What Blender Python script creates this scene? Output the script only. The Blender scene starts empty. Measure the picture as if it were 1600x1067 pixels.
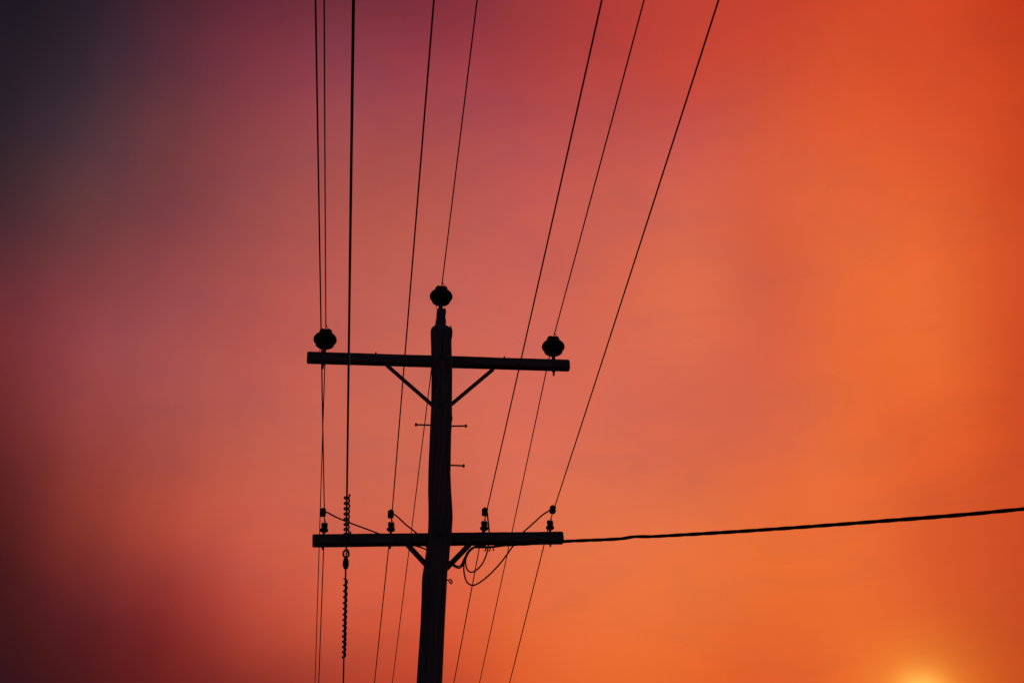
import bpy, math, random
from mathutils import Vector, Matrix, noise
import numpy as np

# ------------------------------------------------------------------ camera
F_MM, PITCH = 50.0, math.radians(33.4)
scene = bpy.context.scene
C = scene.collection
CAM = Vector((0, 0, 1.6))
cd = bpy.data.cameras.new('camera'); cam = bpy.data.objects.new('camera', cd); C.objects.link(cam)
cd.lens = F_MM; cd.sensor_width = 36; cd.sensor_fit = 'HORIZONTAL'; cd.clip_start = 0.05; cd.clip_end = 6000
cam.location = CAM; cam.rotation_euler = (math.pi / 2 + PITCH, 0, 0)
cd.dof.use_dof = False
scene.camera = cam
scene.view_settings.view_transform = 'Standard'; scene.view_settings.look = 'None'
scene.view_settings.exposure = 0.0; scene.view_settings.gamma = 1.0
scene.view_settings.use_curve_mapping = False

# ------------------------------------------------------------------ sky and sun
SUN_AZ, SUN_EL = math.radians(16.5), math.radians(18.4)   # east of the view axis, low in the smoke
SUN_DIR = Vector((math.sin(SUN_AZ) * math.cos(SUN_EL), math.cos(SUN_AZ) * math.cos(SUN_EL), math.sin(SUN_EL)))
def lin(c):
    return tuple((v / 255 / 12.92) if v / 255 <= .04045 else ((v / 255 + .055) / 1.055) ** 2.4 for v in c)
SKY_AZ = [-31, -28, -25, -22, -19.5, -17, -14.5, -12, -9, -6, -3, 0, 3, 6, 9, 12, 15, 17.5, 20, 22.5, 25, 28]
SKY_ROWS = [
    (16.5, [(45,19,19),(45,19,19),(45,19,19),(45,19,19),(50,19,20),(69,21,22),(95,27,26),(113,32,30),(135,40,33),(160,50,36),(181,63,40),(215,86,40),(227,99,40),(220,98,39),(217,86,36),(221,90,39),(220,95,38),(210,85,31),(187,66,24),(187,66,24),(187,66,24),(187,66,24)]),
    (19.5, [(54,20,23),(52,20,22),(50,20,21),(49,19,21),(59,20,23),(79,23,26),(102,30,28),(115,33,30),(137,41,33),(161,51,36),(182,64,40),(215,86,40),(227,99,40),(221,98,39),(217,88,36),(220,88,38),(222,96,40),(214,88,34),(194,71,28),(190,67,26),(191,67,27),(193,67,28)]),
    (22.5, [(74,26,27),(70,25,26),(66,24,25),(63,23,25),(87,29,33),(114,37,41),(142,44,45),(184,69,55),(211,87,60),(222,92,59),(224,90,54),(223,100,53),(234,110,58),(239,114,55),(239,113,50),(236,109,46),(227,101,47),(212,86,43),(202,74,35),(197,68,31),(196,68,32),(196,69,33)]),
    (25.5, [(94,32,34),(90,31,32),(86,30,31),(83,28,30),(127,48,39),(165,67,49),(192,81,61),(204,91,70),(207,96,73),(209,98,73),(213,100,74),(225,110,77),(224,113,72),(228,115,70),(228,113,63),(226,107,52),(230,106,52),(217,91,44),(207,80,38),(198,71,35),(200,72,34),(203,73,34)]),
    (28.5, [(114,40,43),(110,38,41),(105,37,39),(112,43,44),(145,63,62),(157,72,67),(173,83,71),(191,94,75),(201,99,77),(204,102,78),(208,104,79),(220,108,82),(218,108,81),(213,103,77),(214,100,72),(227,104,69),(230,108,59),(233,103,50),(231,94,40),(211,77,34),(209,74,33),(209,73,32)]),
    (31.5, [(95,42,49),(105,43,48),(113,43,47),(134,55,58),(155,71,74),(168,81,81),(178,86,82),(189,89,80),(199,97,83),(203,101,83),(206,103,83),(212,104,86),(213,104,84),(216,104,81),(219,103,76),(213,97,70),(224,101,58),(230,104,52),(232,107,50),(214,81,38),(207,70,33),(207,72,34)]),
    (34.5, [(64,40,47),(69,41,49),(73,42,51),(104,52,58),(127,61,65),(143,68,72),(162,77,76),(177,83,79),(189,90,82),(193,95,84),(198,98,86),(205,101,88),(210,103,84),(221,108,79),(228,111,75),(212,95,65),(227,102,58),(234,107,54),(228,102,50),(215,87,42),(206,75,37),(206,74,36)]),
    (37.5, [(48,35,42),(51,37,43),(55,39,44),(91,56,57),(111,61,61),(125,62,63),(143,71,70),(159,79,74),(176,84,76),(184,89,77),(192,92,79),(200,93,81),(207,96,78),(212,100,77),(216,103,75),(217,96,65),(226,100,59),(233,101,54),(227,95,49),(218,86,42),(205,69,32),(204,69,31)]),
    (40.5, [(35,27,38),(39,30,39),(46,35,45),(65,47,57),(97,55,61),(119,61,65),(137,66,70),(150,72,74),(162,79,77),(171,80,75),(181,83,78),(193,87,84),(192,87,81),(195,87,79),(202,87,79),(210,91,66),(218,91,56),(224,89,49),(220,84,45),(215,77,41),(206,71,34),(201,67,30)]),
    (43.5, [(26,20,33),(26,20,33),(33,26,36),(49,33,45),(74,40,53),(99,46,59),(123,52,65),(140,59,71),(155,66,77),(156,63,76),(160,61,72),(167,61,66),(179,66,64),(189,68,59),(198,69,51),(202,70,50),(206,73,48),(210,77,44),(210,74,41),(209,71,38),(200,62,31),(190,50,22)]),
    (47, [(26,20,33),(27,21,33),(32,24,33),(45,28,37),(57,31,41),(76,33,44),(91,35,47),(93,37,49),(101,39,51),(118,42,53),(133,47,56),(147,54,59),(162,55,56),(176,58,54),(188,63,54),(194,64,51),(197,63,46),(200,65,41),(203,67,37),(205,68,36),(203,65,33),(192,52,24)]),
]
SMOKE = .14
WISP = .30
GLOW = [(.62, (.50, .46, .10)), (1.3, (.15, .11, .005)), (3.0, (.03, .024, .0))]
SKY_LEFT = [(-60, (34, 27, 36)), (-46, (33, 24, 33)), (-38, .62)]
SKY_RIGHT = [(33, .90), (40, .68), (49, .40), (60, (36, 26, 33))]
world = bpy.data.worlds.new('World'); scene.world = world; world.use_nodes = True
nt = world.node_tree; nt.nodes.clear()
def N(t, **k):
    n = nt.nodes.new(t)
    for a, b in k.items(): setattr(n, a, b)
    return n
def setin(sock, v):
    if isinstance(v, bpy.types.NodeSocket): nt.links.new(v, sock)
    else: sock.default_value = v
def M(op, a, b=None, c=None, clamp=False):
    n = N('ShaderNodeMath', operation=op, use_clamp=clamp)
    for i, v in enumerate((a, b, c)):
        if v is not None: setin(n.inputs[i], v)
    return n.outputs[0]
def VM(op, a, b=None, s=None):
    n = N('ShaderNodeVectorMath', operation=op)
    setin(n.inputs[0], a)
    if b is not None: setin(n.inputs[1], b)
    if s is not None: setin(n.inputs[3], s)
    return n.outputs[1] if op in ('DOT_PRODUCT', 'LENGTH') else n.outputs[0]
tc = N('ShaderNodeTexCoord'); dirv = VM('NORMALIZE', tc.outputs['Generated'])
# slow drift of the smoke: bend the lookup direction a little
wn = N('ShaderNodeTexNoise'); wn.inputs['Scale'].default_value = 5.0; wn.inputs['Detail'].default_value = 3.0
wn.inputs['Roughness'].default_value = .5
nt.links.new(dirv, wn.inputs['Vector'])
wob = VM('SCALE', VM('SUBTRACT', wn.outputs['Color'], (.5, .5, .5)), s=.04)
dw = VM('NORMALIZE', VM('ADD', dirv, wob))
sep = N('ShaderNodeSeparateXYZ'); nt.links.new(dw, sep.inputs[0])
az = M('MULTIPLY', M('ARCTAN2', sep.outputs[0], sep.outputs[1]), 180 / math.pi)
el = M('MULTIPLY', M('ARCSINE', sep.outputs[2]), 180 / math.pi)
fac = M('ADD', M('DIVIDE', az, 120.0), .5, clamp=True)
def azf(a): return .5 + a / 120.0
elc = M('MINIMUM', M('MAXIMUM', el, 14.5), 49.0)
acc = None; wsum = None
for e0, row in SKY_ROWS:
    stops = [(a, c if isinstance(c, tuple) else tuple(v * c for v in row[0])) for a, c in SKY_LEFT] + list(zip(SKY_AZ, row))
    for a, c in SKY_RIGHT:
        stops.append((a, c if isinstance(c, tuple) else tuple(v * c for v in row[-1])))
    r = N('ShaderNodeValToRGB'); cr = r.color_ramp; cr.interpolation = 'CARDINAL'
    while len(cr.elements) < len(stops): cr.elements.new(.5)
    for e, (a, c) in zip(cr.elements, stops): e.position = azf(a)
    for e, (a, c) in zip(cr.elements, stops): e.color = (*lin(c), 1)
    nt.links.new(fac, r.inputs[0])
    t = M('DIVIDE', M('SUBTRACT', elc, e0), 1.9)
    w = M('POWER', math.e, M('MULTIPLY', M('MULTIPLY', t, t), -.5))
    col = VM('SCALE', r.outputs[0], s=w)
    acc = col if acc is None else VM('ADD', acc, col)
    wsum = w if wsum is None else M('ADD', wsum, w)
skyc = VM('MAXIMUM', VM('SCALE', acc, s=M('DIVIDE', 1.0, wsum)), (.010, .007, .010))
mr = N('ShaderNodeMapRange', interpolation_type='SMOOTHSTEP'); nt.links.new(el, mr.inputs[0])
mr.inputs[1].default_value = 49; mr.inputs[2].default_value = 84
mx = N('ShaderNodeMix', data_type='RGBA'); nt.links.new(mr.outputs[0], mx.inputs[0])
nt.links.new(skyc, mx.inputs[6]); mx.inputs[7].default_value = (*lin((34, 22, 30)), 1)
# unseen sky behind the camera, lifted to dull grey to brighten the pole front
mb = N('ShaderNodeMapRange', interpolation_type='SMOOTHSTEP'); nt.links.new(sep.outputs[1], mb.inputs[0])
mb.inputs[1].default_value = .35; mb.inputs[2].default_value = -.7
mk = N('ShaderNodeMix', data_type='RGBA'); nt.links.new(mb.outputs[0], mk.inputs[0])
nt.links.new(mx.outputs[2], mk.inputs[6]); mk.inputs[7].default_value = (*lin((54, 49, 62)), 1)
# smoke density: soft uneven banks
mp = N('ShaderNodeMapping'); nt.links.new(dirv, mp.inputs[0])
mp.inputs['Rotation'].default_value = (0, math.radians(35), 0); mp.inputs['Scale'].default_value = (1, 1, 2.2)
sn = N('ShaderNodeTexNoise'); sn.inputs['Scale'].default_value = 7.0; sn.inputs['Detail'].default_value = 7.0
sn.inputs['Roughness'].default_value = .5; nt.links.new(mp.outputs[0], sn.inputs['Vector'])
bank = M('ADD', M('MULTIPLY', sn.outputs['Fac'], SMOKE), 1.0 - SMOKE * .5)
skyf = VM('SCALE', mk.outputs[2], s=bank)
# thicker wisps scatter the light to mauve
s2 = N('ShaderNodeTexNoise'); s2.inputs['Scale'].default_value = 11.0; s2.inputs['Detail'].default_value = 7.0
s2.inputs['Roughness'].default_value = .55; s2.inputs['Distortion'].default_value = .6; nt.links.new(mp.outputs[0], s2.inputs['Vector'])
m2 = N('ShaderNodeMapRange', interpolation_type='SMOOTHSTEP'); nt.links.new(s2.outputs['Fac'], m2.inputs[0])
m2.inputs[1].default_value = .42; m2.inputs[2].default_value = .72; m2.inputs[4].default_value = WISP
wm = N('ShaderNodeMix', data_type='RGBA'); nt.links.new(m2.outputs[0], wm.inputs[0]); nt.links.new(skyf, wm.inputs[6])
nt.links.new(VM('MULTIPLY', skyf, (.72, .86, 1.25)), wm.inputs[7]); skyf = wm.outputs[2]
# the sun behind the smoke
cosang = VM('DOT_PRODUCT', VM('NORMALIZE', VM('ADD', dirv, VM('SCALE', wob, s=.35))), tuple(SUN_DIR))
ang2 = M('MULTIPLY', M('SUBTRACT', 1.0, cosang), 2.0)        # ~ angle squared
def lobe(sig_deg, colr):
    s = math.radians(sig_deg)
    return VM('SCALE', colr, s=M('POWER', math.e, M('MULTIPLY', ang2, -.5 / (s * s))))
for sg, colr in GLOW:
    skyf = VM('ADD', skyf, lobe(sg, colr))
# the clear air above the smoke, almost all of it absorbed
ns = N('ShaderNodeTexSky'); ns.sky_type = 'NISHITA'; ns.sun_disc = False
ns.sun_elevation = SUN_EL; ns.sun_rotation = SUN_AZ; ns.dust_density = 8.0
skyf = VM('ADD', skyf, VM('MULTIPLY', ns.outputs[0], (.0004, .0001, .00006)))
bg = N('ShaderNodeBackground'); bg.inputs['Strength'].default_value = 1.0
wo = N('ShaderNodeOutputWorld'); nt.links.new(skyf, bg.inputs['Color']); nt.links.new(bg.outputs[0], wo.inputs[0])

sl = bpy.data.lights.new('sun', 'SUN'); so = bpy.data.objects.new('sun', sl); C.objects.link(so)
sl.energy = 0.12; sl.angle = math.radians(10); sl.color = (1.0, .42, .14)
so.rotation_euler = SUN_DIR.to_track_quat('Z', 'Y').to_euler(); so.location = (10, 30, 14)

# ------------------------------------------------------------------ measuring helpers
# The photograph was surveyed as a pinhole view (50 mm, pitched up 33.4 degrees): a pixel on a known upright plane
# across the line gives the real place of a thing in metres.
FPX = 1600 / 36 * F_MM
FW = Vector((0, math.cos(PITCH), math.sin(PITCH))); UP = Vector((0, -math.sin(PITCH), math.cos(PITCH))); RT = Vector((1, 0, 0))
ANG = math.radians(6.24)
U = Vector((-math.sin(ANG), math.cos(ANG), 0)); V = Vector((math.cos(ANG), math.sin(ANG), 0)); Z = Vector((0, 0, 1))
DIST = 10.9
def ray(x, y): return FW + RT * ((x - 800) / FPX) - UP * ((y - 533.5) / FPX)
def at(x, y, t=0.0):
    r = ray(x, y); return CAM + r * ((DIST + t) / r.dot(U))
def at_depth(x, y, d): return CAM + ray(x, y) * d
def proj(P):
    d = P - CAM; z = d.dot(FW); return 800 + FPX * d.dot(RT) / z, 533.5 - FPX * d.dot(UP) / z
_b = at(687, 840); BASE = Vector((_b.x, _b.y, 0))
rnd = random.Random(4)

# ------------------------------------------------------------------ mesh helpers
class MB:
    def __init__(s): s.v = []; s.f = []
    def loft(s, rings, cap=True, closed=False):
        n = len(rings[0]); o = len(s.v)
        for r in rings: s.v += [tuple(p) for p in r]
        k = len(rings)
        for i in range(k if closed else k - 1):
            a = o + i * n; b = o + ((i + 1) % k) * n
            for j in range(n):
                s.f.append((a + j, a + (j + 1) % n, b + (j + 1) % n, b + j))
        if cap and not closed:
            s.f.append(tuple(o + j for j in reversed(range(n)))); s.f.append(tuple(o + (k - 1) * n + j for j in range(n)))
        return s
    def tube(s, pts, r, n=8, cap=True):
        pts = [Vector(p) for p in pts]; rings = []; prev = None
        for i, p in enumerate(pts):
            t = (pts[min(i + 1, len(pts) - 1)] - pts[max(i - 1, 0)]).normalized()
            if prev is None:
                a = t.cross(Vector((.13, .21, 1))); a = a if a.length > .1 else t.cross(Vector((1, 0, 0)))
            else: a = prev - t * prev.dot(t)
            a.normalize(); prev = a; b = t.cross(a)
            rr = r(i / (len(pts) - 1)) if callable(r) else r
            rings.append([p + a * (rr * math.cos(q)) + b * (rr * math.sin(q)) for q in [2 * math.pi * j / n for j in range(n)]])
        return s.loft(rings, cap)
    def lathe(s, prof, n=24, org=Vector((0, 0, 0)), ax=None):
        X, Y, A = ax or (Vector((1, 0, 0)), Vector((0, 1, 0)), Vector((0, 0, 1)))
        return s.loft([[org + A * z + X * (r * math.cos(q)) + Y * (r * math.sin(q)) for q in [2 * math.pi * j / n for j in range(n)]] for z, r in prof])
    def slab(s, org, X, Y, A, hx, hy, hz, bev=.003):
        """box with bevelled edges, centred on org, axes X Y A"""
        def ring(a, e):
            x, y = hx - e, hy - e; c = bev
            return [org + A * a + X * p + Y * q for p, q in ((x - c, -y), (x, -y + c), (x, y - c), (x - c, y), (-x + c, y), (-x, y - c), (-x, -y + c), (-x + c, -y))]
        return s.loft([ring(-hz, bev), ring(-hz + bev, 0), ring(hz - bev, 0), ring(hz, bev)])
    def mesh(s, name, mat, smooth=True):
        m = bpy.data.meshes.new(name); m.from_pydata(s.v, [], s.f); m.update()
        if smooth: m.polygons.foreach_set('use_smooth', [True] * len(m.polygons))
        m.materials.append(mat); m.validate()
        return m
    def build(s, name, mat, parent=None, smooth=True):
        """vertices are given in world space; a child stores them relative to its parent"""
        if parent is not None:
            off = parent_pos(parent); s.v = [(x - off.x, y - off.y, z - off.z) for x, y, z in s.v]
        o = bpy.data.objects.new(name, s.mesh(name, mat, smooth)); C.objects.link(o); o.parent = parent
        if smooth: sharp(o)
        return o
def sharp(o):
    try: o.data.set_sharp_from_angle(angle=math.radians(38))
    except Exception: pass
def parent_pos(o):
    p = Vector((0, 0, 0))
    while o is not None: p = p + o.location; o = o.parent
    return p
def empty(name, loc):
    o = bpy.data.objects.new(name, None); o.location = loc; o.empty_display_size = .1; C.objects.link(o); return o
def tag(o, label, cat=None, group=None, kind=None):
    if label: o['label'] = label
    if cat: o['category'] = cat
    if group: o['group'] = group
    if kind: o['kind'] = kind
    return o
def spline(pts, n=10):
    pts = [Vector(p) for p in pts]; out = []
    P = [pts[0] * 2 - pts[1]] + pts + [pts[-1] * 2 - pts[-2]]
    for i in range(1, len(P) - 2):
        for k in range(n):
            t = k / n; a, b, c, d = P[i - 1], P[i], P[i + 1], P[i + 2]
            out.append(.5 * ((2 * b) + (c - a) * t + (2 * a - 5 * b + 4 * c - d) * t * t + (3 * b - a - 3 * c + d) * t ** 3))
    out.append(pts[-1]); return out

# ------------------------------------------------------------------ materials
def material(name, ca, cb, rough, scale=(8, 8, 8), metal=0.0, bump=.3, bscale=None, detail=6, coat=0):
    m = bpy.data.materials.new(name); m.use_nodes = True; t = m.node_tree; b = t.nodes['Principled BSDF']
    co = t.nodes.new('ShaderNodeTexCoord'); mp = t.nodes.new('ShaderNodeMapping'); mp.inputs['Scale'].default_value = scale
    t.links.new(co.outputs['Object'], mp.inputs[0])
    n = t.nodes.new('ShaderNodeTexNoise'); n.inputs['Scale'].default_value = 1.0; n.inputs['Detail'].default_value = detail; n.inputs['Roughness'].default_value = .65
    t.links.new(mp.outputs[0], n.inputs['Vector'])
    r = t.nodes.new('ShaderNodeValToRGB'); r.color_ramp.elements[0].position = .32; r.color_ramp.elements[1].position = .7
    r.color_ramp.elements[0].color = (*ca, 1); r.color_ramp.elements[1].color = (*cb, 1)
    t.links.new(n.outputs['Fac'], r.inputs[0]); t.links.new(r.outputs[0], b.inputs['Base Color'])
    b.inputs['Roughness'].default_value = rough; b.inputs['Metallic'].default_value = metal; b.inputs['Coat Weight'].default_value = coat
    b.inputs['Specular IOR Level'].default_value = .3
    if bump:
        bp = t.nodes.new('ShaderNodeBump'); bp.inputs['Strength'].default_value = bump; bp.inputs['Distance'].default_value = .01
        t.links.new(n.outputs['Fac'], bp.inputs['Height']); t.links.new(bp.outputs[0], b.inputs['Normal'])
    return m
WOOD = material('weathered_pole_wood', (.085, .075, .072), (.21, .19, .18), .85, (38, 38, 2.2), bump=.7)
ARMW = material('crossarm_hardwood', (.08, .072, .07), (.19, .175, .165), .82, (5, 40, 40), bump=.6)
STEEL = material('galvanised_steel', (.09, .09, .09), (.17, .17, .17), .7, (30, 30, 30), metal=.3, bump=.15)
PORC = material('brown_porcelain', (.028, .014, .01), (.05, .025, .016), .5, (9, 9, 9), bump=.1)
ALU = material('weathered_conductor', (.05, .048, .046), (.09, .086, .082), .85, (60, 60, 60), bump=.1)
PLAS = material('black_polymer', (.012, .012, .012), (.022, .022, .022), .55, (40, 40, 40), bump=.1)
GRND = material('dry_grass_ground', (.035, .04, .018), (.12, .095, .05), .95, (.6, .6, .6), bump=.5, detail=10)

# ------------------------------------------------------------------ ground
g = MB(); R0 = [0, 3, 8, 16, 30, 60, 120, 300, 900, 3000]; NG = 48
rings = []
for r in R0[1:]:
    rings.append([Vector((r * math.cos(a), r * math.sin(a), (noise.noise(Vector((r * math.cos(a) * .08, r * math.sin(a) * .08, 3))) * .12) if r > 3 else 0.0)) for a in [2 * math.pi * j / NG for j in range(NG)]])
g.loft(rings)
tag(g.build('ground', GRND), 'dry grassy ground below the power line', kind='structure')

# ------------------------------------------------------------------ utility pole
pole = empty('utility_pole', BASE)
tag(pole, 'dark weathered wooden utility pole carrying two crossarms against the sunset sky', 'utility pole')
EDGE = [(514.6, 674.2, 703.8), (515.6, 673.0, 705.0), (520, 672.6, 705.6), (530, 673, 705.4), (545, 673.6, 705.8), (580, 674.3, 706.8), (632, 673.5, 706.4), (650, 672.8, 706.6), (654, 672.6, 707.6), (658, 672.2, 706.0), (680, 671.3, 705),
        (710, 670.2, 704.5), (740, 669.3, 704.2), (770, 669.0, 705.6), (788, 669.4, 706.8), (808, 669.4, 707.6), (830, 668.6, 706.2), (845, 667.2, 704.6), (858, 665.8, 703.0), (875, 663.6, 701.8),
        (890, 661.2, 699.3), (903, 659.2, 698.6), (937, 658.3, 697), (970, 657, 695.4), (1004, 654.9, 693.8), (1035, 653, 692.4), (1067, 651, 691)]
rows = []
for y, a, b in EDGE:
    L, Rr = at(a, y), at(b, y); c = (L + Rr) / 2; rows.append((c.z, c.x, c.y, (Rr - L).length / 2 * .995))
zb, xb, yb, rb = rows[-1]; z2, x2, y2, r2 = rows[-7]
sx, sy = (xb - x2) / (zb - z2) * .35, (yb - y2) / (zb - z2) * .35
for z in (4.5, 3.5, 2.5, 1.5, .6, .15, -.3): rows.append((z, xb + sx * (z - zb), yb + sy * (z - zb), rb + (zb - z) * .006))
rows.reverse(); ra = np.array(rows)
zs = np.concatenate([np.arange(-.3, 5.4, .12), np.arange(5.4, rows[-1][0], .022), [rows[-1][0]]])
NP = 44; rings = []
for z in zs:
    x, y, r = (float(np.interp(z, ra[:, 0], ra[:, k])) for k in (1, 2, 3)); ring = []
    for j in range(NP):
        a = 2 * math.pi * j / NP
        ca, sa = math.cos(a), math.sin(a)
        d = .0035 * noise.noise(Vector((ca * 2, sa * 2, z * 1.7))) + .0022 * noise.noise(Vector((ca * 14, sa * 14, z * 1.1)))
        d -= .007 * max(0, noise.noise(Vector((ca * 9 + 5, sa * 9, z * .55))) - .28)          # drying checks
        ring.append(Vector((x + (r + d) * ca, y + (r + d) * sa, z)))
    rings.append(ring)
PTOP = Vector((float(ra[-1, 1]), float(ra[-1, 2]), float(ra[-1, 0]))); PR = float(ra[-1, 3])
for dz, k in ((.004, .95), (.010, .82), (.013, .5)):       # sawn, weather-rounded roof of the pole
    rings.append([Vector((PTOP.x + PR * k * math.cos(a), PTOP.y + PR * k * math.sin(a), PTOP.z + dz + .006 * noise.noise(Vector((math.cos(a) * 4, math.sin(a) * 4, dz * 30))))) for a in [2 * math.pi * j / NP for j in range(NP)]])
shaft = MB().loft(rings).build('pole_shaft', WOOD, pole)
tag(shaft, 'weathered round wooden shaft of the pole')
# split sliver of sapwood standing off the right of the pole top
sl_ = MB(); sp = [at(704.6, 531, -.02), at(705.8, 524, -.02), at(705.6, 517, -.02), at(703.4, 511.5, -.02)]
sl_.loft([[p + RT * a + U * b for a, b in ((-.006, -.03), (.0045, -.026), (.006, 0), (.004, .026), (-.006, .03))] for p in spline(sp, 4)])
sl_.build('splinter', WOOD, pole)

def crossarm(ends, w, label):
    """ends: ((x, ytop, ybottom) left, right) ; the arm is bolted to the far side of the pole"""
    (xl, tl, bl), (xr, tr, br) = ends; T = .15
    A, B = at(xl, (tl + bl) / 2, T), at(xr, (tr + br) / 2, T)
    ax = (B - A).normalized(); n2 = U - ax * U.dot(ax); n2.normalize(); up = ax.cross(n2)
    if up.z < 0: up = -up
    mpp = (DIST + T) / FPX / ray(xl, tl).dot(U)
    e = math.asin(ray(690, (tl + bl) / 2).normalized().z)
    h = ((bl - tl) * mpp - w * math.sin(e)) / math.cos(e)
    m = MB(); L = (B - A).length; rings = []
    K = 70
    for i in range(-1, K + 2):
        s = min(max(i / K, 0), 1); inset = .007 if i in (-1, K + 1) else 0
        so_ = -.0 if i != -1 else -.008; so_ = .008 if i == K + 1 else so_
        if i in (0,): so_ = .003
        P = A + ax * (s * L + so_); hw, hh = w / 2 - inset, h / 2 - inset; c = .007; ring = []
        for p, q in ((hw - c, -hh), (hw, -hh + c), (hw, hh - c), (hw - c, hh), (-hw + c, hh), (-hw, hh - c), (-hw, -hh + c), (-hw + c, -hh)):
            f = .0022 * noise.noise(Vector((s * L * 2.1, p * 30, q * 30))) + .001 * noise.noise(Vector((s * L * 17, p * 50, q * 50)))
            ring.append(P + n2 * (p * (1 + f * 14)) + up * (q * (1 + f * 14)))
        rings.append(ring)
    o = m.loft(rings).build('crossarm', ARMW, pole, smooth=False)
    tag(o, label)
    return dict(A=A, B=B, ax=ax, n=n2, up=up, h=h, w=w, L=L)
def on_arm(arm, x, y):
    """the spot on top of an arm under pixel column x"""
    P = at(x, y, .15); s = (P - arm['A']).dot(arm['ax']); return arm['A'] + arm['ax'] * s + arm['up'] * (arm['h'] / 2)
UPA = crossarm(((481, 548.6, 569.2), (888.5, 561.2, 581.2)), .072, 'upper wooden crossarm with an insulator near each end')
LOA = crossarm(((489.5, 833.8, 855.6), (878.5, 829.8, 850.6)), .08, 'lower wooden crossarm with four small insulators')

def brace(p, q, wid, t):
    A, B = at(*p, t), at(*q, t); d = (B - A).normalized(); n = U; s = d.cross(n).normalized(); n = s.cross(d)
    m = MB(); A2, B2 = A - d * .03, B + d * .05; L = (B2 - A2).length
    rings = []
    for k, ww in ((0, .5), (.008, .85), (.02, 1), (L - .02, 1), (L - .008, .85), (L, .5)):
        P = A2 + d * k; h = wid / 2 * ww
        rings.append([P + s * a + n * b for a, b in ((h, -.004), (h, .004), (-h, .004), (-h, -.004))])
    o = m.loft(rings).build('brace', STEEL, pole, smooth=False)
    for P in (A2 + d * .025, B2 - d * .025): MB().lathe([(-.012, .009), (-.012, .011), (-.004, .012)], 6, P, (s, d, n)).build('bolt', STEEL, o, smooth=False)
for p, q, wd in (((607, 573), (690, 645.5), .036), ((768, 579), (690, 644.5), .036), ((637, 851), (684, 901.5), .046), ((732, 852), (684, 901.5), .046)):
    brace(p, q, wd, .1125 if q[1] < 700 else .109)

# climbing steps: galvanised bolts driven into the sides of the pole
def step(x0, x1, y0, y1):
    A, B = at(x0, y0, 0), at(x1, y1, 0); d = (B - A).normalized(); s = d.cross(U).normalized()
    m = MB().tube([A - d * .06, A, (A + B) / 2 + Z * .001, B], .0075, 10)
    m.lathe([(-.004, .006), (-.002, .0145), (.006, .0165), (.013, .0145), (.016, .007)], 12, B, (s, s.cross(d), d))
    m.build('climbing_step', STEEL, pole)
step(675, 651, 664.4, 663.4); step(703, 727, 665.8, 665.4); step(702, 723.4, 726.6, 727.6)

# pigtail hook screwed into the pole
hk = [at(697, 905.2, 0), at(700.5, 906.3, 0), at(703.2, 909.8, .01), at(705, 911.3, .01), at(706.2, 909.6, .0), at(705.6, 906.8, -.01), at(703.8, 905, -.01), at(701.8, 904.6, -.005)]
MB().tube(spline(hk, 6), .0058, 8).build('pigtail_hook', STEEL, pole)

# through bolts: king bolts on the near face, small nail heads and bolt ends along the arms
def bolt_near(x, y):
    P = at(x, y, 0); c = P - U * (.098); m = MB()
    m.slab(c + U * .004, V, Z, U, .028, .028, .004, .002); m.lathe([(-.014, .011), (-.012, .013), (.0, .013)], 6, c, (V, Z, U)); m.lathe([(-.024, .007), (-.012, .007)], 8, c, (V, Z, U))
    m.build('king_bolt', STEEL, pole, smooth=False)
bolt_near(689.5, 566); bolt_near(686, 843); bolt_near(688, 640)
def stub(x, y, h, r, arm, below=False):
    P = on_arm(arm, x, y) - arm['n'] * .02
    if below: P = P - arm['up'] * (arm['h'] + h)
    MB().lathe([(-.01, r * .8), (h * .45, r * .8), (h * .5, r), (h, r * .7)] if not below else [(0, r * .7), (h * .5, r), (h * .55, r * .9), (h + .01, r)], 7, P, (V, U, Z)).build('bolt', STEEL, pole, smooth=False)
for x in (587, 787.5): stub(x, 556, .021, .008, UPA)
stub(547.5, 838, .026, .008, LOA)
for x in (521, 571, 632, 850): stub(x, 845, .009, .011, LOA, True)

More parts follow.
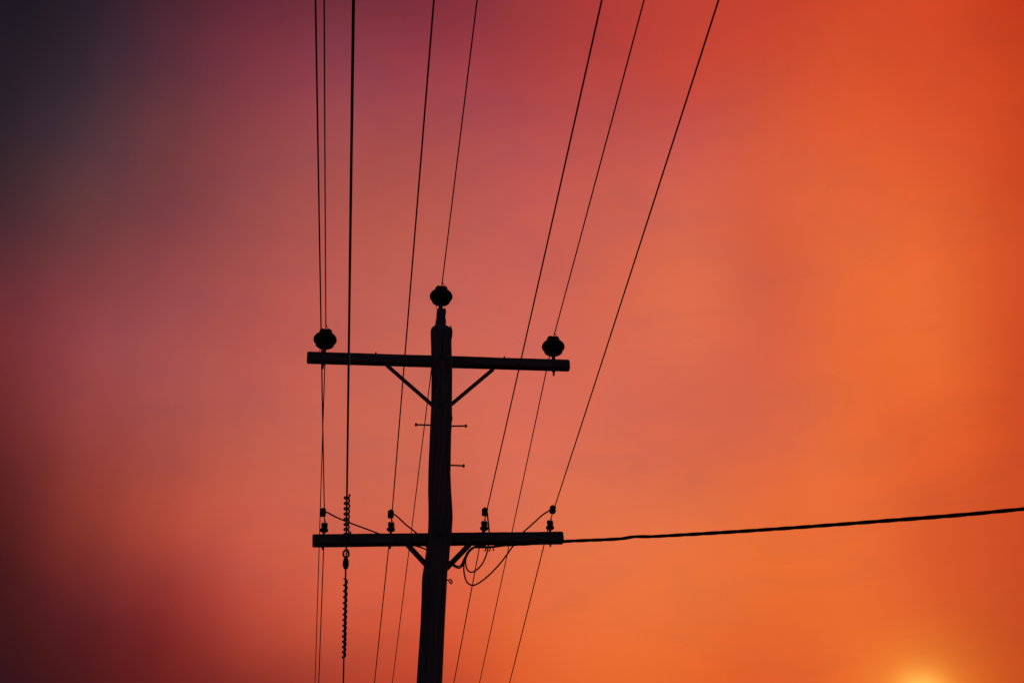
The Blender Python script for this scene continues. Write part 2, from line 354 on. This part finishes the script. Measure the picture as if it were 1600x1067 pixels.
# ------------------------------------------------------------------ insulators
def hv_parts():
    prof = [(.087, .030), (.090, .064), (.093, .079), (.099, .0855), (.106, .086), (.112, .080), (.117, .066), (.127, .064), (.131, .082), (.134, .099), (.141, .1055), (.151, .108), (.163, .1065), (.176, .101), (.189, .090), (.198, .075), (.204, .056), (.209, .043), (.217, .039), (.223, .043), (.229, .055), (.234, .061)]
    b = MB().lathe(prof, 36)
    # crown: two horns either side of the wire groove (groove runs along the line)
    for s in (-1, 1):
        rings = []
        for k in range(9):
            q = -1 + k / 4; y = q * .05; hh = .031 * math.sqrt(max(.03, 1 - q * q * .9)); x0 = .013 * s
            x1 = s * math.sqrt(max(.0002, .06 ** 2 - y * y * .98)) if abs(y) < .056 else s * .014
            x1 = s * max(abs(x1), .016)
            rings.append([V * a + U * y + Z * c for a, c in ((x0, .228), (x0 + .003 * s, .233 + hh * .75), ((x0 + x1) / 2, .233 + hh), (x1 - .004 * s, .233 + hh * .6), (x1, .228))])
        b.loft(rings)
    body = b.mesh('insulator_body', PORC)
    p = MB().lathe([(-.165, .007), (-.160, .0095), (-.121, .0095), (-.1205, .017), (-.104, .017), (-.1035, .026), (-.099, .026), (-.0985, .010), (-.0001, .010), (0.0, .026), (.006, .026), (.0065, .0185), (.03, .0175), (.108, .0165)], 14)
    pin = p.mesh('pin', STEEL)
    w = MB()
    w.tube(spline([V * .0 + U * -.15 + Z * .246, V * .006 + U * -.09 + Z * .249, V * .03 + U * -.05 + Z * .226, V * .047 + Z * .216, V * .03 + U * .05 + Z * .226, V * .004 + U * .09 + Z * .248, U * .15 + Z * .246], 5), .0035, 6)
    tie = w.mesh('tie_wire', ALU)
    e = MB().tube(spline([V * -.031 + Z * .108 + U * -.01, V * -.036 + Z * .07 + U * -.01, V * -.041 + Z * .03 + U * -.012, V * -.043 + Z * -.002 + U * -.014], 5), .0026, 6).mesh('bond_wire', ALU)
    return body, pin, tie, e
def put(parts, names, loc, label):
    root = bpy.data.objects.new(names[0], parts[0]); C.objects.link(root); root.parent = pole; root.location = loc - BASE; tag(root, label); sharp(root)
    for m, n in zip(parts[1:], names[1:]):
        o = bpy.data.objects.new(n, m); C.objects.link(o); o.parent = root
    return root
HV = hv_parts(); HVN = ('insulator', 'pin', 'tie_wire', 'bond_wire')
hvL = on_arm(UPA, 506, 556); hvR = on_arm(UPA, 865, 566)
# steel bracket that carries the pole-top insulator
hvT = at(688.6, 484.5, .0)
put(HV, HVN, hvL, 'brown pin insulator on the left end of the upper crossarm')
put(HV, HVN, hvR, 'brown pin insulator on the right end of the upper crossarm')
put(HV[:1] + HV[2:], ('insulator', 'tie_wire', 'bond_wire'), hvT, 'brown pin insulator on the bracket at the very top of the pole')
br = MB()
br.lathe([(-.02, .02), (.108, .0165)], 14, hvT)
def cut(y, xa, xb, d):
    a, b = at(xa, y, -.0), at(xb, y, -.0); return [a - U * d, b - U * d, b + U * d, a + U * d]
br.loft([cut(545, 680.2, 695.6, .045), cut(507, 680.0, 696.4, .045), cut(503, 680.6, 696.2, .045), cut(500.5, 681.6, 695.4, .04), cut(497.5, 681.9, 695.9, .04), cut(495.4, 681.9, 694.9, .036), cut(493, 682.0, 694.9, .036), cut(491.5, 682.0, 696.6, .036), cut(486.5, 682.4, 696.6, .034), cut(484.6, 683.6, 695.2, .03), cut(484.0, 686, 691.5, .018)])
tag(br.build('top_bracket', STEEL, pole, smooth=False), 'steel bracket at the top of the pole under the highest insulator')

def lv_parts():
    b = MB().lathe([(.038, .014), (.040, .028), (.044, .0345), (.052, .0365), (.060, .034), (.069, .027), (.076, .0235), (.081, .0230), (.086, .0245), (.093, .0275), (.101, .0285), (.107, .025)], 24)
    for s in (-1, 1):
        rings = []
        for k in range(7):
            q = -1 + k / 3; y = q * .024; hh = .016 * math.sqrt(max(.05, 1 - q * q * .9)); x0 = .008 * s; x1 = s * max(.010, math.sqrt(max(0, .027 ** 2 - y * y)))
            rings.append([V * a + U * y + Z * c for a, c in ((x0, .103), (x0 + .001 * s, .106 + hh * .8), ((x0 + x1) / 2, .106 + hh), (x1, .106 + hh * .45), (x1, .103))])
        b.loft(rings)
    p = MB().lathe([(-.128, .006), (-.125, .0075), (-.108, .0075), (-.1075, .013), (-.0945, .013), (-.094, .0085), (-.0001, .0085), (0, .02), (.004, .02), (.0045, .0105), (.05, .010)], 12)
    w = MB()
    w.tube(spline([U * -.12 + Z * .115, V * .004 + U * -.06 + Z * .116, V * .022 + U * -.024 + Z * .088, V * .028 + Z * .08, V * .02 + U * .024 + Z * .088, U * .06 + Z * .115, U * .12 + Z * .114], 4), .0028, 6)
    return b.mesh('insulator_body', PORC), p.mesh('pin', STEEL), w.mesh('tie_wire', ALU)
LV = lv_parts(); lvpos = {}
for k, x, lab in (('L1', 505.6, 'small pin insulator at the left end of the lower crossarm'), ('L2', 610.4, 'small pin insulator on the lower crossarm just left of the pole'),
                  ('L3', 756.6, 'small pin insulator on the lower crossarm just right of the pole'), ('L4', 860, 'small pin insulator at the right end of the lower crossarm')):
    lvpos[k] = on_arm(LOA, x, 838); put(LV, ('insulator', 'pin', 'tie_wire'), lvpos[k], lab)

# ------------------------------------------------------------------ conductors
SAG = .001
def span(A, sign, slope, sag, target, length):
    """wire leaving A along the line; its sideways drift is set by where it leaves the picture"""
    def pt(s, m): return A + U * (sign * s) + V * (m * s) + Z * (slope * s + sag * s * s)
    def xa(m):
        lo, hi = .01, 9.4 if sign < 0 else 40
        for _ in range(50):
            md = (lo + hi) / 2; y = proj(pt(md, m))[1]
            if (y > target[1]) == (sign < 0): lo = md
            else: hi = md
        return proj(pt(lo, m))[0]
    m0, m1 = -.15, .15
    for _ in range(40):
        mm = (m0 + m1) / 2
        if xa(mm) < target[0]: m0 = mm
        else: m1 = mm
    ss = [length * (k / 90) ** 1.25 for k in range(91)]
    return [pt(s, mm) for s in ss], (lambda s: pt(s, mm))
NEAR = {'HL': (506.5, 0), 'HT': (745.5, 0), 'HR': (1006.5, 0), 'L1': (493, 0), 'L2': (678, 0), 'L3': (940.5, 0), 'L4': (1123, 0), 'CB': (552.4, 0)}
FAR = {'HL': (492.2, 1067), 'HT': (613, 1067), 'HR': (749, 1067), 'L1': (498, 1067), 'L2': (585, 1067), 'L3': (709, 1067), 'L4': (796, 1067), 'CB': (536.5, 1067)}
start = {'HL': hvL + Z * .244, 'HT': hvT + Z * .244, 'HR': hvR + Z * .244}
for k in lvpos: start[k] = lvpos[k] + Z * .114
WLAB = {'HL': 'thin high wire tied to the insulator at the left end of the upper crossarm', 'HT': 'thin high wire tied to the pole-top insulator',
        'HR': 'thin high wire tied to the insulator at the right end of the upper crossarm', 'L1': 'low wire on the leftmost small insulator of the lower crossarm',
        'L2': 'low wire on the second small insulator from the left, lower crossarm', 'L3': 'low wire on the small insulator just right of the pole', 'L4': 'rightmost wire, on the right end of the lower crossarm'}
conn = {}; CYS = {'L1': (800.2, -.012), 'L2': (803, -.010), 'L3': (799.6, -.014), 'L4': (796, -.009)}
for k in ('HL', 'HT', 'HR', 'L1', 'L2', 'L3', 'L4'):
    A = start[k]; H = k[0] == 'H'
    near, nf = span(A, -1, -.05, SAG, NEAR[k], 45); far, ff = span(A, 1, -.08, SAG, FAR[k], 45)
    rad = .0052 if H else .0047
    w = MB().tube(list(reversed(near)) + far[1:], rad, 8)
    o = w.build('power_line', ALU); tag(o, WLAB[k], 'power line', 'power lines running over the pole')
    if not H:
        cy, off = CYS[k]; s = .02
        while proj(nf(s))[1] > cy and s < 2: s += .004
        P = nf(s); t = (nf(s + .02) - nf(s - .02)).normalized(); b = t.cross(Z).normalized(); b = b if b.dot(V) > 0 else -b; c = b.cross(t); c = c if c.z > 0 else -c
        conn[k] = P; Q = P + b * off - c * .003
        m = MB(); m.slab(Q + c * .015, b, c, t, .0255, .0145, .033, .010); m.slab(Q - c * .015, b, c, t, .0255, .0145, .033, .010)
        m.slab(Q, b, c, t, .019, .010, .030, .004)
        m.lathe([(.02, .011), (.034, .011), (.036, .008), (.042, .008), (.044, .005)], 6, Q, (b, t, c)); m.lathe([(-.036, .008), (-.034, .011), (-.02, .011)], 6, Q, (b, t, c))
        m.tube([Q - b * .014 - t * .052, Q - b * .014 + t * .05], .0075, 8)
        tag(m.build('tap_connector', PLAS, o), 'black clamp joining a jumper to the wire')

# ------------------------------------------------------------------ heavy cable dead-ended on the lower crossarm
cable = empty('guy_cable', at(541.2, 844, .15))
tag(cable, 'thick dark cable with spiral grips and a strain insulator, crossing left part of lower crossarm', 'cable')
Pm = at(541.2, 843.5, .15)
near, nf = span(Pm - U * .05, -1, -.05, SAG, NEAR['CB'], 45)
far, ff = span(Pm + U * .05, 1, -.08, SAG, FAR['CB'], 45)
def s_at(f, y, sign):
    s = .0
    while s < 20 and (proj(f(s))[1] > y if sign < 0 else proj(f(s))[1] < y): s += .004
    return s
tag(MB().tube(list(reversed(near)), .0078, 10).build('cable', PLAS, cable), 'thick cable passing overhead towards the viewer')
s1 = s_at(ff, 889, 1)
tag(MB().tube([ff(s1 + (45 - s1) * (k / 80) ** 1.3) for k in range(81)], .0078, 10).build('cable', PLAS, cable), 'far length of the cable beyond the strain insulator')
def helix(f, s0, s1, pitch, R, r, name, ph=0, taper=.1):
    pts = []; n = int((s1 - s0) / pitch * 18)
    for k in range(n + 1):
        s = s0 + (s1 - s0) * k / n; t = (f(s + .02) - f(s - .0)).normalized(); b = t.cross(Z).normalized(); c = b.cross(t)
        q = ph - 2 * math.pi * (s - s0) / pitch; g = R * (1 + .10 * noise.noise(Vector((s * 6, ph, 1))))
        pts.append(f(s) + b * (g * math.cos(q)) + c * (g * math.sin(q)))
    tag(MB().tube(pts, r, 6).build(name, STEEL, cable), None)
sA, sB = .02, s_at(nf, 773, -1)
helix(nf, sA, sB, (sB - sA) / 8.0, .0205, .0074, 'spiral_grip', 2.8)
sC, sD = s_at(ff, 905, 1), s_at(ff, 1027, 1)
helix(ff, sC, sD, (sD - sC) / 14.0, .0150, .0086, 'spiral_grip', 2.6)
# eye bolt through the arm, ring, strain insulator
sr = s_at(ff, 864.5, 1); t = (ff(sr + .1) - ff(sr)).normalized(); b = t.cross(Z).normalized(); b = b if b.dot(V) > 0 else -b; c = t.cross(b)
c = c if c.z > 0 else -c
eb = MB().tube([Pm - U * .085, Pm - U * .04, Pm + U * .06, ff(s_at(ff, 858.5, 1)) + c * .012], .0078, 10)
eb.slab(Pm - U * .047, V, Z, U, .026, .026, .004, .002); eb.lathe([(-.07, .014), (-.052, .014)], 6, Pm, (V, Z, U))
eb.build('eye_bolt', STEEL, cable)
rg = MB(); cen = ff(sr); pts = []
for k in range(29):
    q = 2 * math.pi * k / 26 + .6
    pts.append(cen + b * (.0235 * math.cos(q)) + (Z * .93 - t * .3).normalized() * (.031 * math.sin(q)) + t * (.006 * k / 28))
rg.tube(pts, .0090, 8); rg.tube([cen + b * .012 - t * .05 + c * .012, cen + b * .003, cen + t * .06 - c * .008], .0068, 8)
rg.build('shackle_ring', STEEL, cable)
se0, se1 = s_at(ff, 870.5, 1), s_at(ff, 889.5, 1); L = se1 - se0 - .01; mid = ff((se0 + se1) / 2)
prof = [(-.5, .006), (-.46, .013), (-.36, .020), (-.22, .0255), (-.06, .0275), (.08, .0275), (.22, .0255), (.36, .020), (.46, .012), (.5, .006)]
MB().lathe([(z * L, r) for z, r in prof], 20, mid, (b, c, t)).build('strain_insulator', PORC, cable)

# ------------------------------------------------------------------ service cable to a house on the right
sc_px = [(744, 855), (768, 854.2), (790, 851.5), (840, 848.5), (880, 845.7), (913, 844), (946, 842.8), (970.6, 841.4), (984, 839.2), (993.6, 838.1), (1006, 837.9), (1019.5, 837.9), (1057, 835.9), (1100, 833.4), (1180, 828.4), (1290, 820.6), (1370, 814.5), (1485, 805.6), (1600, 795)]
d0 = (at(744, 852, .25) - CAM).dot(FW); dE = 8.6
path = []
for x, y in sc_px:
    k = (x - 744) / (1600 - 744); d = 1 / ((1 - k) / d0 + k / dE); path.append(at_depth(x, y, d))
dd = (path[-1] - path[-3]).normalized(); P = path[-1].copy()
for k in range(1, 13):
    sl2 = dd.z * (1 - .05 * k); P = P + Vector((dd.x, dd.y, sl2)) * .9; path.append(P)
pts = spline(path, 24)
acc_l = [0.0]
for a, b2 in zip(pts, pts[1:]): acc_l.append(acc_l[-1] + (b2 - a).length)
service = empty('service_cable', path[0])
tag(service, 'twisted service cable leaving the lower crossarm towards the right edge', 'cable')
for q in range(4):
    out = []
    for i, p in enumerate(pts):
        t = (pts[min(i + 1, len(pts) - 1)] - pts[max(i - 1, 0)]).normalized(); b = t.cross(Z).normalized(); c = b.cross(t)
        loose = .98 + .3 * noise.noise(Vector((acc_l[i] * 1.3, q * .1, 2)))
        an = q * math.pi / 2 + 2 * math.pi * acc_l[i] / .66
        R = .0074 * loose * min(1, .35 + acc_l[i] * 1.2); out.append(p + b * (R * math.cos(an)) + c * (R * math.sin(an)))
    MB().tube(out, .0063, 7).build('strand', PLAS, service)
cl = MB(); ax_ = (path[1] - path[0]).normalized(); sd = ax_.cross(U).normalized()
cl.slab(path[0] + ax_ * .06 - U * .02 + sd * 0, U, sd, ax_, .016, .014, .06, .004)
cl.build('dead_end_clamp', PLAS, service)
for (xa, ya, xb_, yb_) in ((760, 853, 757.4, 861), (767, 853, 764.2, 861.2), (769.4, 853, 771.2, 860)):
    MB().tube(spline([at(xa, ya, .235), at((xa + xb_) / 2 + .4, (ya + yb_) / 2, .24), at(xb_, yb_, .24)], 4), .0058, 6).build('cut_tail', PLAS, service)

# jumpers from the clamps down to the service cable
TAPS = {
 'L1': [(512, 800.5, -.03), (525, 807.5, .05), (548, 817, .12), (575, 827, .18), (592, 833.5, .21), (615, 842, .24), (640, 850, .24), (660, 855.6, .24), (676, 864, .26), (690, 873, .26), (703, 879, .25), (710, 884.5, .24), (717, 887.2, .23), (722, 884, .23), (727, 874, .225), (733, 862, .23), (742, 854, .24), (752, 851.5, .25)],
 'L2': [(622, 808, .0), (635, 820, .1), (650, 832, .2), (658, 842, .23), (668, 856, .24), (685, 870, .25), (700, 876, .25), (709, 881.2, .24), (716, 884.6, .23), (721, 881.5, .24), (725.5, 872, .245), (732.5, 860, .25), (743, 853, .25), (753, 852, .25)],
 'L3': [(762, 807, -.06), (763.2, 818, .04), (764.5, 832, .19), (764.6, 843, .24), (762.5, 856, .25), (759, 869, .25), (753, 881, .25), (744, 890.5, .25), (736, 893.5, .25), (730, 889, .25), (727.5, 880, .255), (728.5, 870, .255), (734, 861, .26), (743, 854, .26), (754, 851, .26)],
 'L4': [(848, 804, -.02), (838, 813, .06), (828, 822, .13), (818, 831, .2), (810, 842, .24), (800, 855, .25), (790, 869, .25), (778, 884, .25), (762, 900, .25), (748, 910.5, .25), (738, 914, .25), (730, 909.5, .25), (726, 899.5, .25), (724.6, 886, .25), (726, 874, .26), (731.5, 862, .265), (742, 855, .27), (754, 852, .265)]}
JLAB = {'L1': 'long jumper wire sagging from the leftmost clamp to the pole', 'L2': 'straight jumper wire slanting from the second clamp down towards the pole',
        'L3': 'jumper wire from the clamp right of the pole making the smaller loop', 'L4': 'jumper wire from the rightmost clamp making the largest loop under the crossarm'}
for k, pp in TAPS.items():
    first = conn[k] + V * (.016 if k != 'L4' else -.02) - Z * (.0)
    if k == 'L3': first = conn[k] + V * .006
    pts = [first] + [at(*p) for p in pp]
    o = MB().tube(spline(pts, 7), .0068, 7).build('jumper_wire', PLAS); tag(o, JLAB[k], 'wire', 'jumper wires of the service cable')
